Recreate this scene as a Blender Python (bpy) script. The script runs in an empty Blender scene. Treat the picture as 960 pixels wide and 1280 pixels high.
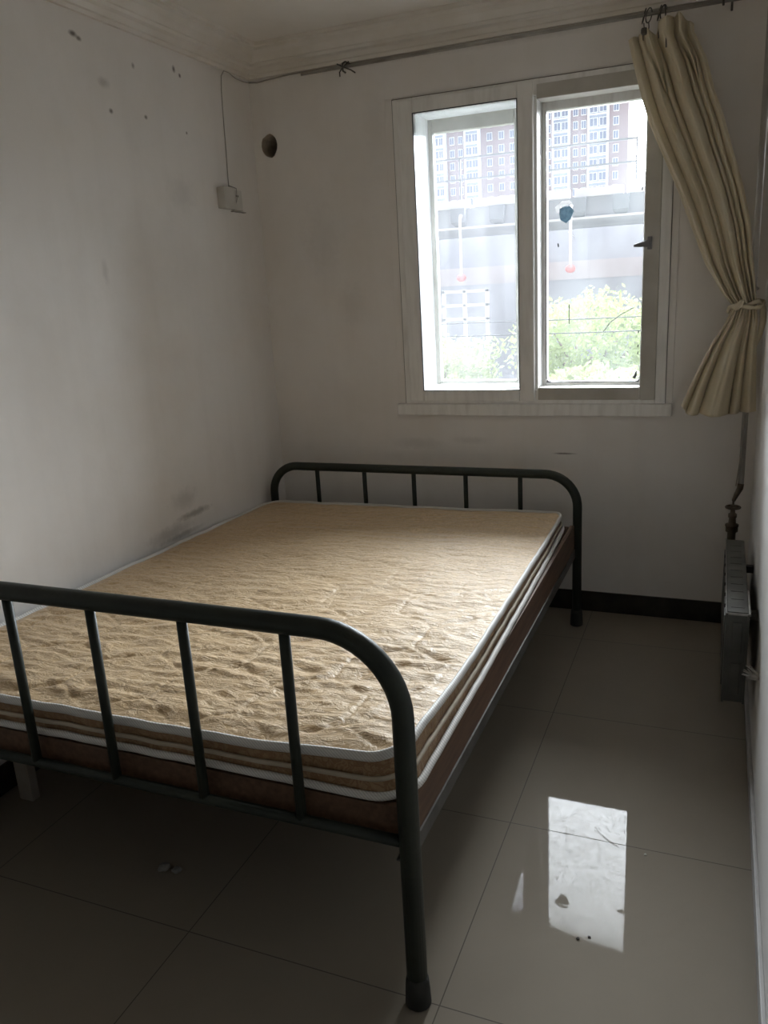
import bpy, bmesh, math, random
from mathutils import Vector, Matrix, noise
random.seed(7)
C = bpy.context.scene.collection
S = bpy.context.scene

# ---------------------------------------------------------------- camera
cam = bpy.data.objects.new('camera', bpy.data.cameras.new('camera'))
C.objects.link(cam); S.camera = cam
MR = ((0.92522, -0.37604, -0.05061), (0.37533, 0.88749, 0.26736), (-0.05562, -0.26636, 0.96227))
rm = Matrix([[r[0], r[2], -r[1]] for r in MR]).to_4x4()
rm.translation = Vector((2.0833, -3.6053, 1.5069))
cam.matrix_world = rm
cam.data.sensor_fit = 'VERTICAL'; cam.data.sensor_height = 36; cam.data.lens = 1008.3 * 36 / 1280
cam.data.clip_start = 0.02; cam.data.clip_end = 600

# ---------------------------------------------------------------- light
W = bpy.data.worlds.new('sky'); S.world = W; W.use_nodes = True
wn = W.node_tree.nodes; wl = W.node_tree.links
bg = wn['Background']
# hazy morning sky, brightest around the veiled sun high beyond the houses, dim on the far side
SKY_A, SKY_B = 1.3, 56.0
tc = wn.new('ShaderNodeTexCoord')
dt = wn.new('ShaderNodeVectorMath'); dt.operation = 'DOT_PRODUCT'; dt.inputs[1].default_value = (-.02, .85, .527)
wl.new(tc.outputs['Generated'], dt.inputs[0])
mm = wn.new('ShaderNodeMath'); mm.operation = 'MAXIMUM'; mm.inputs[1].default_value = 0; wl.new(dt.outputs['Value'], mm.inputs[0])
pw = wn.new('ShaderNodeMath'); pw.operation = 'POWER'; pw.inputs[1].default_value = 2.2; wl.new(mm.outputs[0], pw.inputs[0])
ma = wn.new('ShaderNodeMath'); ma.operation = 'MULTIPLY_ADD'; ma.inputs[1].default_value = SKY_B; ma.inputs[2].default_value = SKY_A; wl.new(pw.outputs[0], ma.inputs[0])
wl.new(ma.outputs[0], bg.inputs[1]); bg.inputs[0].default_value = (0.945, 0.97, 0.995, 1)
pl = bpy.data.lights.new('window_portal', 'AREA'); pl.shape = 'RECTANGLE'; pl.size = 1.12; pl.size_y = 1.27
pl.cycles.is_portal = True
po = bpy.data.objects.new('window_portal', pl); C.objects.link(po)
po.location = (1.29, 0.30, 1.62); po.rotation_euler = (-math.pi/2, 0, 0)
S.view_settings.view_transform = 'Standard'; S.view_settings.look = 'None'
S.view_settings.gamma = 1; S.view_settings.use_curve_mapping = False
S.view_settings.exposure = 0.0
S.cycles.max_bounces = 14; S.cycles.diffuse_bounces = 8; S.cycles.transparent_max_bounces = 12

# ---------------------------------------------------------------- helpers
def tag(o, label=None, cat=None, group=None, kind=None):
    if label: o['label'] = label
    if cat: o['category'] = cat
    if group: o['group'] = group
    if kind: o['kind'] = kind
    return o
def empty(name, loc=(0, 0, 0)):
    o = bpy.data.objects.new(name, None); C.objects.link(o); o.location = loc; o.empty_display_size = .05
    return o
def obj(name, bm, mat, parent=None, smooth=False, loc=None):
    me = bpy.data.meshes.new(name)
    bmesh.ops.recalc_face_normals(bm, faces=bm.faces[:])
    bm.to_mesh(me); bm.free()
    me.materials.append(mat)
    if smooth:
        for p in me.polygons: p.use_smooth = True
    o = bpy.data.objects.new(name, me); C.objects.link(o)
    if parent is not None:
        o.parent = parent
        o.matrix_parent_inverse = Matrix.Translation(-Vector(parent.location)) if parent.type == 'EMPTY' else Matrix()
    return o
def struct(name, bm, mat, parent=None, smooth=False):
    o = obj(name, bm, mat, parent, smooth)
    if parent is None: o['kind'] = 'structure'
    return o
def box(bm, x0, x1, y0, y1, z0, z1, bev=0.0):
    t = bmesh.new()
    bmesh.ops.create_cube(t, size=1)
    for v in t.verts:
        v.co = Vector((x0 + (v.co.x + .5)*(x1 - x0), y0 + (v.co.y + .5)*(y1 - y0), z0 + (v.co.z + .5)*(z1 - z0)))
    if bev > 0:
        bmesh.ops.bevel(t, geom=t.edges[:], offset=bev, segments=2, affect='EDGES', profile=.5)
    join(bm, t)
def join(bm, t):
    me = bpy.data.meshes.new('tmp'); t.to_mesh(me); t.free(); bm.from_mesh(me); bpy.data.meshes.remove(me)
def BM(*boxes, bev=0.0):
    b = bmesh.new()
    for a in boxes: box(b, *a, bev=bev)
    return b
def hexa(bm, pts, bev=0.0):
    """8 points: bottom 4 (ccw) then top 4"""
    t = bmesh.new(); v = [t.verts.new(p) for p in pts]
    for f in ((3, 2, 1, 0), (4, 5, 6, 7), (0, 1, 5, 4), (1, 2, 6, 5), (2, 3, 7, 6), (3, 0, 4, 7)): t.faces.new([v[i] for i in f])
    bmesh.ops.recalc_face_normals(t, faces=t.faces[:])
    if bev > 0: bmesh.ops.bevel(t, geom=t.edges[:], offset=bev, segments=2, affect='EDGES', profile=.5)
    join(bm, t)
def tube(bm, pts, r, n=16, caps=True, closed=False):
    pts = [Vector(p) for p in pts]; N = len(pts)
    rr = r if isinstance(r, (list, tuple)) else [r]*N
    def tan(i):
        if closed: return (pts[(i+1) % N] - pts[(i-1) % N]).normalized()
        a = pts[max(i-1, 0)]; b = pts[min(i+1, N-1)]; return (b - a).normalized()
    t0 = tan(0); up = Vector((0, 0, 1)) if abs(t0.z) < .9 else Vector((0, 1, 0))
    nrm = t0.cross(up).normalized(); rings = []
    for i in range(N):
        t = tan(i); nrm = (nrm - t*nrm.dot(t)).normalized(); b = t.cross(nrm)
        rings.append([bm.verts.new(pts[i] + (nrm*math.cos(2*math.pi*k/n) + b*math.sin(2*math.pi*k/n))*rr[i]) for k in range(n)])
    for i in range(N if closed else N-1):
        A = rings[i]; B = rings[(i+1) % N]
        for k in range(n): bm.faces.new((A[k], A[(k+1) % n], B[(k+1) % n], B[k]))
    if caps and not closed:
        bm.faces.new(rings[0][::-1]); bm.faces.new(rings[-1])
def cyl(bm, a, b, r, n=16): tube(bm, [a, b], r, n)
def ring(bm, c, R, r, ax='y', n=24, m=8):
    c = Vector(c); P = []
    for k in range(n):
        a = 2*math.pi*k/n; u, v = R*math.cos(a), R*math.sin(a)
        P.append(c + {'y': Vector((u, 0, v)), 'z': Vector((u, v, 0)), 'x': Vector((0, u, v))}[ax])
    tube(bm, P, r, m, closed=True)
def lerp(a, b, t): return a + (b - a)*t
def interp(tab, x):
    if x <= tab[0][0]: return tab[0][1]
    for (a, u), (b, v) in zip(tab, tab[1:]):
        if x <= b: return lerp(u, v, (x - a)/(b - a))
    return tab[-1][1]
def smooth01(t): t = max(0, min(1, t)); return t*t*(3 - 2*t)

# ---------------------------------------------------------------- materials
def M(name, col, rough=.6, metal=0, spec=.5, coat=0):
    m = bpy.data.materials.new(name); m.use_nodes = True
    p = m.node_tree.nodes['Principled BSDF']
    p.inputs['Base Color'].default_value = (*col, 1); p.inputs['Roughness'].default_value = rough
    p.inputs['Metallic'].default_value = metal; p.inputs['Specular IOR Level'].default_value = spec
    p.inputs['Coat Weight'].default_value = coat
    return m
def nd(m, t, **kw):
    n = m.node_tree.nodes.new(t)
    for k, v in kw.items():
        if hasattr(n, k): setattr(n, k, v)
        else: n.inputs[k].default_value = v
    return n
def lk(m, a, b): m.node_tree.links.new(a, b)
def P(m): return m.node_tree.nodes['Principled BSDF']
def obco(m, scale=(1, 1, 1), loc=(0, 0, 0), rot=(0, 0, 0)):
    t = nd(m, 'ShaderNodeTexCoord'); mp = nd(m, 'ShaderNodeMapping')
    mp.inputs['Scale'].default_value = scale; mp.inputs['Location'].default_value = loc; mp.inputs['Rotation'].default_value = rot
    lk(m, t.outputs['Object'], mp.inputs[0]); return mp.outputs[0]
def mott(name, c1, c2, scale=4, rough=.6, metal=0, bump=0, bscale=60, detail=5, lo=.35, hi=.65, stretch=(1, 1, 1), spec=.5):
    """two-tone noise-mottled surface with an optional fine bump"""
    m = M(name, c1, rough, metal, spec); co = obco(m, stretch)
    n = nd(m, 'ShaderNodeTexNoise', Scale=scale, Detail=detail); lk(m, co, n.inputs['Vector'])
    r = nd(m, 'ShaderNodeValToRGB'); r.color_ramp.elements[0].position = lo; r.color_ramp.elements[1].position = hi
    r.color_ramp.elements[0].color = (*c1, 1); r.color_ramp.elements[1].color = (*c2, 1)
    lk(m, n.outputs['Fac'], r.inputs[0]); lk(m, r.outputs[0], P(m).inputs['Base Color'])
    if bump:
        b = nd(m, 'ShaderNodeTexNoise', Scale=bscale, Detail=4); lk(m, co, b.inputs['Vector'])
        k = nd(m, 'ShaderNodeBump', Strength=bump, Distance=.002); lk(m, b.outputs['Fac'], k.inputs['Height']); lk(m, k.outputs[0], P(m).inputs['Normal'])
    return m
def math_(m, op, a, b=None, c=None):
    n = nd(m, 'ShaderNodeMath'); n.operation = op
    for i, v in enumerate((a, b, c)):
        if v is None: continue
        if isinstance(v, (int, float)): n.inputs[i].default_value = v
        else: lk(m, v, n.inputs[i])
    return n.outputs[0]
def mixc(m, fac, a, b, mode='MIX'):
    n = nd(m, 'ShaderNodeMix'); n.data_type = 'RGBA'; n.blend_type = mode
    for idx, v in ((0, fac), (6, a), (7, b)):
        if isinstance(v, (int, float)): n.inputs[idx].default_value = v
        elif isinstance(v, tuple): n.inputs[idx].default_value = (*v, 1)
        else: lk(m, v, n.inputs[idx])
    return n.outputs[2]

def plaster(name, base, stain, spots, spotcol=(.13, .11, .10)):
    """old painted plaster: broad yellowish staining, faint streaks, and marks at given places
    spots: (x, y, z, rx, ry, rz, strength, roughness of edge)"""
    m = M(name, base, .75, 0, .25); co = obco(m)
    n = nd(m, 'ShaderNodeTexNoise', Scale=1.3, Detail=6, Roughness=.6); lk(m, co, n.inputs['Vector'])
    r = nd(m, 'ShaderNodeMapRange'); r.inputs[1].default_value = .42; r.inputs[2].default_value = .72; lk(m, n.outputs['Fac'], r.inputs[0])
    col = mixc(m, math_(m, 'MULTIPLY', r.outputs[0], .7), base, stain)
    st = obco(m, (7, 7, .7)); n2 = nd(m, 'ShaderNodeTexNoise', Scale=1.5, Detail=4); lk(m, st, n2.inputs['Vector'])
    r2 = nd(m, 'ShaderNodeMapRange'); r2.inputs[1].default_value = .5; r2.inputs[2].default_value = .8; lk(m, n2.outputs['Fac'], r2.inputs[0])
    col = mixc(m, math_(m, 'MULTIPLY', r2.outputs[0], .13), col, tuple(x*.8 for x in stain))
    nz = nd(m, 'ShaderNodeTexNoise', Scale=26, Detail=6, Roughness=.7); lk(m, co, nz.inputs['Vector'])
    for (x, y, z, rx, ry, rz, s, e) in spots:
        v = nd(m, 'ShaderNodeVectorMath'); v.operation = 'SUBTRACT'; lk(m, co, v.inputs[0]); v.inputs[1].default_value = (x, y, z)
        d = nd(m, 'ShaderNodeVectorMath'); d.operation = 'DIVIDE'; lk(m, v.outputs[0], d.inputs[0]); d.inputs[1].default_value = (rx, ry, rz)
        L = nd(m, 'ShaderNodeVectorMath'); L.operation = 'LENGTH'; lk(m, d.outputs[0], L.inputs[0])
        dd = math_(m, 'ADD', L.outputs['Value'], math_(m, 'MULTIPLY', math_(m, 'SUBTRACT', nz.outputs['Fac'], .5), e))
        rr = nd(m, 'ShaderNodeMapRange'); rr.inputs[1].default_value = 1.1; rr.inputs[2].default_value = .3
        rr.inputs[3].default_value = 0; rr.inputs[4].default_value = s; lk(m, dd, rr.inputs[0])
        col = mixc(m, rr.outputs[0], col, spotcol)
    lk(m, col, P(m).inputs['Base Color'])
    b = nd(m, 'ShaderNodeTexNoise', Scale=9, Detail=6); lk(m, co, b.inputs['Vector'])
    k = nd(m, 'ShaderNodeBump', Strength=.35, Distance=.006); lk(m, b.outputs['Fac'], k.inputs['Height']); lk(m, k.outputs[0], P(m).inputs['Normal'])
    return m

BASE = (.80, .775, .755); STAIN = (.67, .63, .585)
m_wl = plaster('plaster_left', BASE, STAIN, [
    (0, -.97, .575, 1, .17, .035, .35, 1.2), (0, -.80, .615, 1, .14, .018, .55, 1.4), (0, -.90, .545, 1, .16, .014, .45, 1.2), (0, -.86, .69, 1, .10, .05, .25, 1.6),
    (0, -1.145, 2.397, 1, .022, .012, .9, .8), (0, -1.12, 2.388, 1, .016, .010, .8, .8), (0, -.582, 2.400, 1, .012, .016, .9, .9), (0, -.545, 2.383, 1, .010, .010, .9, .8),
    (0, -1.02, 2.27, 1, .035, .02, .3, 1.0), (0, -1.0, 2.18, 1, .012, .010, .8, .8), (0, -.84, 2.36, 1, .010, .012, .6, .8), (0, -.80, 2.19, 1, .011, .009, .8, .8), (0, -.54, 2.17, 1, .007, .007, .8, .5),
    (0, -.62, 1.93, 1, .10, .08, .12, 1.5), (0, -1.9, .75, 1, .05, .02, .3, 1.2), (0, -1.15, 1.62, 1, .02, .05, .2, 1.5)])
m_wb = plaster('plaster_back', BASE, STAIN, [
    (1.453, 0, .746, .055, 1, .005, .8, .6), (.75, 0, .78, .14, 1, .03, .14, 1.5), (1.02, 0, .80, .10, 1, .02, .14, 1.5),
    (.32, 0, 1.75, .12, 1, .16, .10, 1.4), (.45, 0, 1.45, .08, 1, .10, .10, 1.4), (.62, 0, 2.2, .06, 1, .20, .08, 1.4),
    (.60, 0, 2.47, .5, 1, .03, .22, .9), (1.3, 0, 2.46, .5, 1, .03, .25, .9)])
m_wr = plaster('plaster_right', (.80, .79, .78), (.68, .66, .62), [(2.236, -.05, 2.3, 1, .1, .4, .3, 1.2)])
m_ceil = plaster('plaster_ceiling', (.78, .75, .71), (.70, .66, .61), [])
m_corn = mott('cornice_plaster', (.78, .75, .71), (.68, .64, .58), 5, .7)

# floor tile: polished, with grout lines on the tile grid (x0, y0, pitch)
TX, TY, TS = 1.5898, -.9837, .6532
m_floor = M('polished_tile', (.42, .38, .33), .05, 0, .14)
co = obco(m_floor); sx = nd(m_floor, 'ShaderNodeSeparateXYZ'); lk(m_floor, co, sx.inputs[0])
def gridline(axis, off):
    a = math_(m_floor, 'DIVIDE', math_(m_floor, 'SUBTRACT', sx.outputs[axis], off), TS)
    f = math_(m_floor, 'ABSOLUTE', math_(m_floor, 'SUBTRACT', math_(m_floor, 'FRACT', math_(m_floor, 'ADD', a, 100.5)), .5))
    return math_(m_floor, 'LESS_THAN', f, .0021), math_(m_floor, 'FLOOR', math_(m_floor, 'ADD', a, 100))
gx, ix = gridline('X', TX); gy, iy = gridline('Y', TY)
line = math_(m_floor, 'MAXIMUM', gx, gy)
cb = nd(m_floor, 'ShaderNodeCombineXYZ'); lk(m_floor, ix, cb.inputs[0]); lk(m_floor, iy, cb.inputs[1])
wn_ = nd(m_floor, 'ShaderNodeTexWhiteNoise'); lk(m_floor, cb.outputs[0], wn_.inputs['Vector'])
n = nd(m_floor, 'ShaderNodeTexNoise', Scale=2.2, Detail=8, Roughness=.65, Distortion=.6); lk(m_floor, co, n.inputs['Vector'])
c1 = mixc(m_floor, n.outputs['Fac'], (.285, .25, .205), (.23, .20, .16))
c2 = mixc(m_floor, math_(m_floor, 'MULTIPLY', wn_.outputs['Value'], .18), c1, (.24, .215, .185))
c3 = mixc(m_floor, math_(m_floor, 'MULTIPLY', line, .8), c2, (.07, .06, .05))
lk(m_floor, c3, P(m_floor).inputs['Base Color'])
n = nd(m_floor, 'ShaderNodeTexNoise', Scale=5, Detail=6); lk(m_floor, co, n.inputs['Vector'])
rg = nd(m_floor, 'ShaderNodeMapRange'); rg.inputs[3].default_value = .012; rg.inputs[4].default_value = .035; lk(m_floor, n.outputs['Fac'], rg.inputs[0])
lk(m_floor, math_(m_floor, 'ADD', rg.outputs[0], math_(m_floor, 'MULTIPLY', line, .4)), P(m_floor).inputs['Roughness'])
n = nd(m_floor, 'ShaderNodeTexNoise', Scale=2.5, Detail=2); lk(m_floor, co, n.inputs['Vector'])
tilt = math_(m_floor, 'MULTIPLY', math_(m_floor, 'ADD', n.outputs['Fac'], math_(m_floor, 'MULTIPLY', line, -1.5)), 1)
sc_ = nd(m_floor, 'ShaderNodeTexNoise', Scale=38, Detail=5, Roughness=.7, Distortion=2.2); lk(m_floor, co, sc_.inputs['Vector'])
sr = nd(m_floor, 'ShaderNodeMapRange'); sr.inputs[1].default_value = .38; sr.inputs[2].default_value = .6; sr.inputs[3].default_value = .045; sr.inputs[4].default_value = .085
lk(m_floor, sc_.outputs['Fac'], sr.inputs[0]); lk(m_floor, sr.outputs[0], P(m_floor).inputs['Specular IOR Level'])
k = nd(m_floor, 'ShaderNodeBump', Strength=.05, Distance=.002); lk(m_floor, tilt, k.inputs['Height']); lk(m_floor, k.outputs[0], P(m_floor).inputs['Normal'])

m_base = mott('dark_skirting_tile', (.018, .017, .015), (.035, .033, .028), 14, .25)
m_baser = mott('pale_skirting', (.50, .49, .48), (.38, .37, .36), 10, .5)
m_pvc = mott('aged_white_pvc', (.82, .815, .80), (.68, .67, .65), 6, .4, stretch=(6, 6, 1), lo=.45, hi=.8)
m_pvcd = mott('grimy_pvc', (.56, .54, .50), (.42, .40, .36), 7, .5, lo=.3, hi=.7)
m_gask = M('black_gasket', (.03, .03, .03), .6)
m_paint = mott('dark_green_enamel', (.021, .026, .022), (.032, .038, .030), 9, .45, bump=.3, bscale=90, spec=.3)
m_foot = M('black_rubber_foot', (.02, .02, .018), .7)
m_wood = mott('red_brown_varnished_board', (.075, .040, .024), (.15, .082, .047), 5, .6, stretch=(14, 1.2, 14), lo=.3, hi=.7)
m_angle = mott('grey_angle_iron', (.085, .08, .073), (.15, .143, .135), 8, .5, metal=.4)
m_curt = mott('cream_curtain_cloth', (.76, .69, .54), (.70, .63, .48), 5, .75, bump=.25, bscale=500)
cn = m_curt.node_tree.nodes
tr = nd(m_curt, 'ShaderNodeBsdfTranslucent'); tr.inputs[0].default_value = (.62, .54, .38, 1)
mx = nd(m_curt, 'ShaderNodeMixShader'); mx.inputs[0].default_value = .18
lk(m_curt, P(m_curt).outputs[0], mx.inputs[1]); lk(m_curt, tr.outputs[0], mx.inputs[2]); lk(m_curt, mx.outputs[0], cn['Material Output'].inputs[0])
m_iron = mott('dull_dark_metal', (.07, .065, .06), (.14, .13, .12), 20, .5, metal=.6)
m_rodm = mott('tarnished_rod', (.30, .285, .26), (.40, .38, .35), 12, .4, metal=.5)
m_rad = mott('grimy_green_grey_enamel', (.050, .051, .045), (.115, .113, .10), 9, .5, bump=.3, bscale=70, lo=.35, hi=.75)
m_pipe = mott('greyish_painted_pipe', (.42, .41, .39), (.33, .31, .29), 8, .5)
m_brass = mott('old_bronze_valve', (.09, .07, .05), (.16, .13, .10), 25, .5, metal=.5)
m_plas = mott('yellowed_switch_plastic', (.60, .585, .555), (.52, .50, .46), 8, .45)
m_wire = M('grey_wire', (.36, .34, .31), .6)
m_tape = M('white_binding_tape', (.66, .66, .68), .6)
tco = obco(m_tape); wv = nd(m_tape, 'ShaderNodeTexWave', Scale=70, Distortion=0); wv.bands_direction = 'DIAGONAL'; lk(m_tape, tco, wv.inputs['Vector'])
lk(m_tape, mixc(m_tape, wv.outputs['Fac'], (.54, .53, .51), (.74, .725, .70)), P(m_tape).inputs['Base Color'])

# mattress brocade: golden damask leaves on a paler ground
def brocade(name, ca, cb_, cc, side=False):
    m = M(name, ca, .42, 0, .4); co = obco(m, (1, 1, 1))
    wnz = nd(m, 'ShaderNodeTexNoise', Scale=9, Detail=3); lk(m, co, wnz.inputs['Vector'])
    wv = nd(m, 'ShaderNodeVectorMath'); wv.operation = 'MULTIPLY_ADD'
    lk(m, wnz.outputs['Color'], wv.inputs[0]); wv.inputs[1].default_value = (.11, .11, .11); lk(m, co, wv.inputs[2])
    vo = nd(m, 'ShaderNodeTexVoronoi', Scale=26, Randomness=1.0); vo.feature = 'DISTANCE_TO_EDGE'; lk(m, wv.outputs[0], vo.inputs['Vector'])
    r = nd(m, 'ShaderNodeMapRange'); r.inputs[1].default_value = .03; r.inputs[2].default_value = .09; lk(m, vo.outputs['Distance'], r.inputs[0])
    v2 = nd(m, 'ShaderNodeTexNoise', Scale=42, Detail=2, Distortion=2.5); lk(m, wv.outputs[0], v2.inputs['Vector'])
    r2 = nd(m, 'ShaderNodeMapRange'); r2.inputs[1].default_value = .47; r2.inputs[2].default_value = .53; lk(m, v2.outputs['Fac'], r2.inputs[0])
    pat = math_(m, 'MULTIPLY', r.outputs[0], r2.outputs[0])
    big = nd(m, 'ShaderNodeTexNoise', Scale=2.4, Detail=4); lk(m, co, big.inputs['Vector'])
    c = mixc(m, pat, ca, cb_); c = mixc(m, math_(m, 'MULTIPLY', big.outputs['Fac'], .55), c, cc)
    lk(m, c, P(m).inputs['Base Color'])
    rr = nd(m, 'ShaderNodeMapRange'); rr.inputs[3].default_value = .36; rr.inputs[4].default_value = .58; lk(m, pat, rr.inputs[0]); lk(m, rr.outputs[0], P(m).inputs['Roughness'])
    cr = nd(m, 'ShaderNodeTexNoise', Scale=16, Detail=6, Roughness=.62, Distortion=.8); lk(m, obco(m, (1, 2.6, 1)), cr.inputs['Vector'])
    k1 = nd(m, 'ShaderNodeBump', Strength=.75, Distance=.012); lk(m, cr.outputs['Fac'], k1.inputs['Height'])
    k = nd(m, 'ShaderNodeBump', Strength=.35, Distance=.002); lk(m, pat, k.inputs['Height']); lk(m, k1.outputs[0], k.inputs['Normal']); lk(m, k.outputs[0], P(m).inputs['Normal'])
    P(m).inputs['Sheen Weight'].default_value = .15
    return m
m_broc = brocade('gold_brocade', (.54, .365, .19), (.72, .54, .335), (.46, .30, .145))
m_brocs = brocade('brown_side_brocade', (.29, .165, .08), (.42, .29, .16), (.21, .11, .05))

# window glass: old, dusty; dust lets light through diffusely
def dusty(name, dust, tint, edge=0.0, streak=.5):
    m = bpy.data.materials.new(name); m.use_nodes = True; nt = m.node_tree; nt.nodes.remove(nt.nodes['Principled BSDF'])
    out = nt.nodes['Material Output']
    t = nd(m, 'ShaderNodeBsdfTransparent'); t.inputs[0].default_value = (.95, .97, .98, 1)
    g = nd(m, 'ShaderNodeBsdfGlossy'); g.inputs['Roughness'].default_value = .02
    tl = nd(m, 'ShaderNodeBsdfTranslucent'); tl.inputs[0].default_value = (*tint, 1)
    df = nd(m, 'ShaderNodeBsdfDiffuse'); df.inputs[0].default_value = (*tint, 1)
    a = nd(m, 'ShaderNodeMixShader'); a.inputs[0].default_value = .25; lk(m, tl.outputs[0], a.inputs[1]); lk(m, df.outputs[0], a.inputs[2])
    n = nd(m, 'ShaderNodeTexNoise', Scale=3.0, Detail=7, Roughness=.65); lk(m, obco(m, (2.2, 1, .7)), n.inputs['Vector'])
    r = nd(m, 'ShaderNodeMapRange'); r.inputs[1].default_value = .3; r.inputs[2].default_value = .75
    r.inputs[3].default_value = dust*(1 - streak); r.inputs[4].default_value = dust*(1 + streak); lk(m, n.outputs['Fac'], r.inputs[0])
    b = nd(m, 'ShaderNodeMixShader'); lk(m, r.outputs[0], b.inputs[0]); lk(m, t.outputs[0], b.inputs[1]); lk(m, a.outputs[0], b.inputs[2])
    fr = nd(m, 'ShaderNodeFresnel'); fr.inputs[0].default_value = 1.45
    c = nd(m, 'ShaderNodeMixShader'); lk(m, fr.outputs[0], c.inputs[0]); lk(m, b.outputs[0], c.inputs[1]); lk(m, g.outputs[0], c.inputs[2])
    lk(m, c.outputs[0], out.inputs[0]); return m
m_gl1 = dusty('dusty_glass_inner', .006, (.95, .93, .97))
m_gl2 = dusty('dusty_glass_outer', .031, (.93, .93, 1.0))
m_gl3 = dusty('streaky_glass', .026, (.84, .93, 1.0))

# ---------------------------------------------------------------- room shell
RW, CE, RY, TH = 2.2361, 2.585, -4.8, .28
struct('floor', BM((-.02, RW + .02, RY, TH - .02, -.12, 0)), m_floor)
struct('ceiling', BM((-.02, RW + .02, RY, TH, CE, CE + .15)), m_ceil)
struct('wall_left', BM((-.2, 0, RY, TH, -.12, CE + .15)), m_wl)
struct('wall_right', BM((RW, RW + .2, RY, TH, -.12, CE + .15)), m_wr)
DX0, DX1, DZ = .75, 1.62, 2.05
struct('wall_rear', BM((-.2, DX0, RY - .15, RY, -.12, CE + .15), (DX1, RW + .2, RY - .15, RY, -.12, CE + .15), (DX0, DX1, RY - .15, RY, DZ, CE + .15)), m_ceil)
struct('wall_passage', BM((-.2, RW + .2, RY - 2.0, RY - 1.9, -.12, CE + .15), (-.2, 0, RY - 2, RY - .15, -.12, CE + .15), (RW, RW + .2, RY - 2, RY - .15, -.12, CE + .15), (-.2, RW + .2, RY - 2, RY - .15, CE, CE + .15), (-.2, RW + .2, RY - 2, RY, -.12, 0)), m_ceil)
struct('door_1', BM((DX0, DX0 + .05, RY - .16, RY + .01, 0, DZ), (DX1 - .05, DX1, RY - .16, RY + .01, 0, DZ), (DX0, DX1, RY - .16, RY + .01, DZ - .05, DZ + .0)), m_pvcd)
# back wall with the window opening and a pipe hole knocked through
OX0, OX1, OZ0, OZ1 = .735, 1.850, .985, 2.262
bw = bmesh.new()
NH = 18; HC = (.082, 2.181)
hole = []
for k in range(NH):
    a = 2*math.pi*k/NH; rr_ = .047 + .008*noise.noise(Vector((math.cos(a)*1.3, math.sin(a)*1.3, 3)))
    hole.append((HC[0] + rr_*math.cos(a)*.92, HC[1] + rr_*math.sin(a)*1.08))
# pane of wall around the hole: square [0,.20]x[2.07,2.29]
sq = (0.0, .20, 2.07, 2.29)
def sqpt(a):
    c, s = math.cos(a), math.sin(a)
    tx = ((sq[1] - HC[0])/c if c > 1e-9 else (sq[0] - HC[0])/c if c < -1e-9 else 1e9)
    tz = ((sq[3] - HC[1])/s if s > 1e-9 else (sq[2] - HC[1])/s if s < -1e-9 else 1e9)
    t = min(tx, tz); return (HC[0] + c*t, HC[1] + s*t)
angs = sorted([2*math.pi*k/NH for k in range(NH)] + [math.atan2(z - HC[1], x - HC[0]) % (2*math.pi) for x in sq[:2] for z in sq[2:]])
inner = []; outer = []
for a in angs:
    f = a/(2*math.pi)*NH; i = int(f) % NH; j = (i+1) % NH; t = f - int(f)
    inner.append((lerp(hole[i][0], hole[j][0], t), lerp(hole[i][1], hole[j][1], t))); outer.append(sqpt(a))
DEP = .25
vi = [bw.verts.new((x, 0, z)) for x, z in inner]; vo_ = [bw.verts.new((x, 0, z)) for x, z in outer]
vd = [bw.verts.new((x, DEP, z)) for x, z in inner]
n_ = len(angs)
for i in range(n_):
    j = (i+1) % n_
    bw.faces.new((vi[i], vi[j], vo_[j], vo_[i])); bw.faces.new((vi[i], vd[i], vd[j], vi[j]))
bw.faces.new(vd)
for b_ in ((0, .20, 0, TH, -.12, 2.07), (0, .20, 0, TH, 2.29, CE + .1), (.20, OX0, 0, TH, -.12, CE + .1), (OX1, RW, 0, TH, -.12, CE + .1), (OX0, OX1, 0, TH, -.12, OZ0), (OX0, OX1, 0, TH, OZ1, CE + .1)):
    box(bw, *b_)
box(bw, OX0, OX1, TH, TH + .03, 2.222, CE + .1); box(bw, -.2, OX0, TH, TH + .03, -.12, CE + .1); box(bw, OX1, RW + .2, TH, TH + .03, -.12, CE + .1); box(bw, OX0, OX1, TH, TH + .03, -.12, 1.0)
wb = struct('wall_back', bw, m_wb)
wb.data.materials.append(mott('raw_mortar', (.52, .45, .37), (.40, .34, .27), 30, .95))
for f_ in wb.data.polygons:
    c_ = f_.center
    if .001 < c_.y < .27 and math.hypot(c_.x - HC[0], c_.z - HC[1]) < .06: f_.material_index = 1

struct('baseboard_back', BM((0, RW, -.012, 0, 0, .096), bev=.002), m_base)
struct('baseboard_left', BM((0, .012, RY, -.012, 0, .096), bev=.002), m_base)
struct('baseboard_right', BM((RW - .010, RW, RY, -.012, 0, .055), bev=.002), m_baser)
prof = [(0, 2.467), (.014, 2.467), (.016, 2.480), (.026, 2.482), (.034, 2.500), (.050, 2.506), (.052, 2.518), (.060, 2.520), (.075, 2.545), (.098, 2.557), (.100, 2.569), (.112, 2.571), (.114, 2.5855), (0, 2.5855)]
def cornice(name, a, b, inward, ma=0, mb=0):
    bm = bmesh.new(); a = Vector(a); b = Vector(b); d = (b - a).normalized(); w = Vector(inward)
    A = [bm.verts.new(a + w*p + d*p*ma + Vector((0, 0, z))) for p, z in prof]
    B = [bm.verts.new(b + w*p - d*p*mb + Vector((0, 0, z))) for p, z in prof]
    for i in range(len(prof)):
        j = (i+1) % len(prof); bm.faces.new((A[i], A[j], B[j], B[i]))
    bm.faces.new(A); bm.faces.new(B); return struct(name, bm, m_corn)
cornice('trim_1', (0, RY, 0), (0, 0, 0), (1, 0, 0), 0, 1)
cornice('trim_2', (0, 0, 0), (RW, 0, 0), (0, -1, 0), 1, 1)
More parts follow.
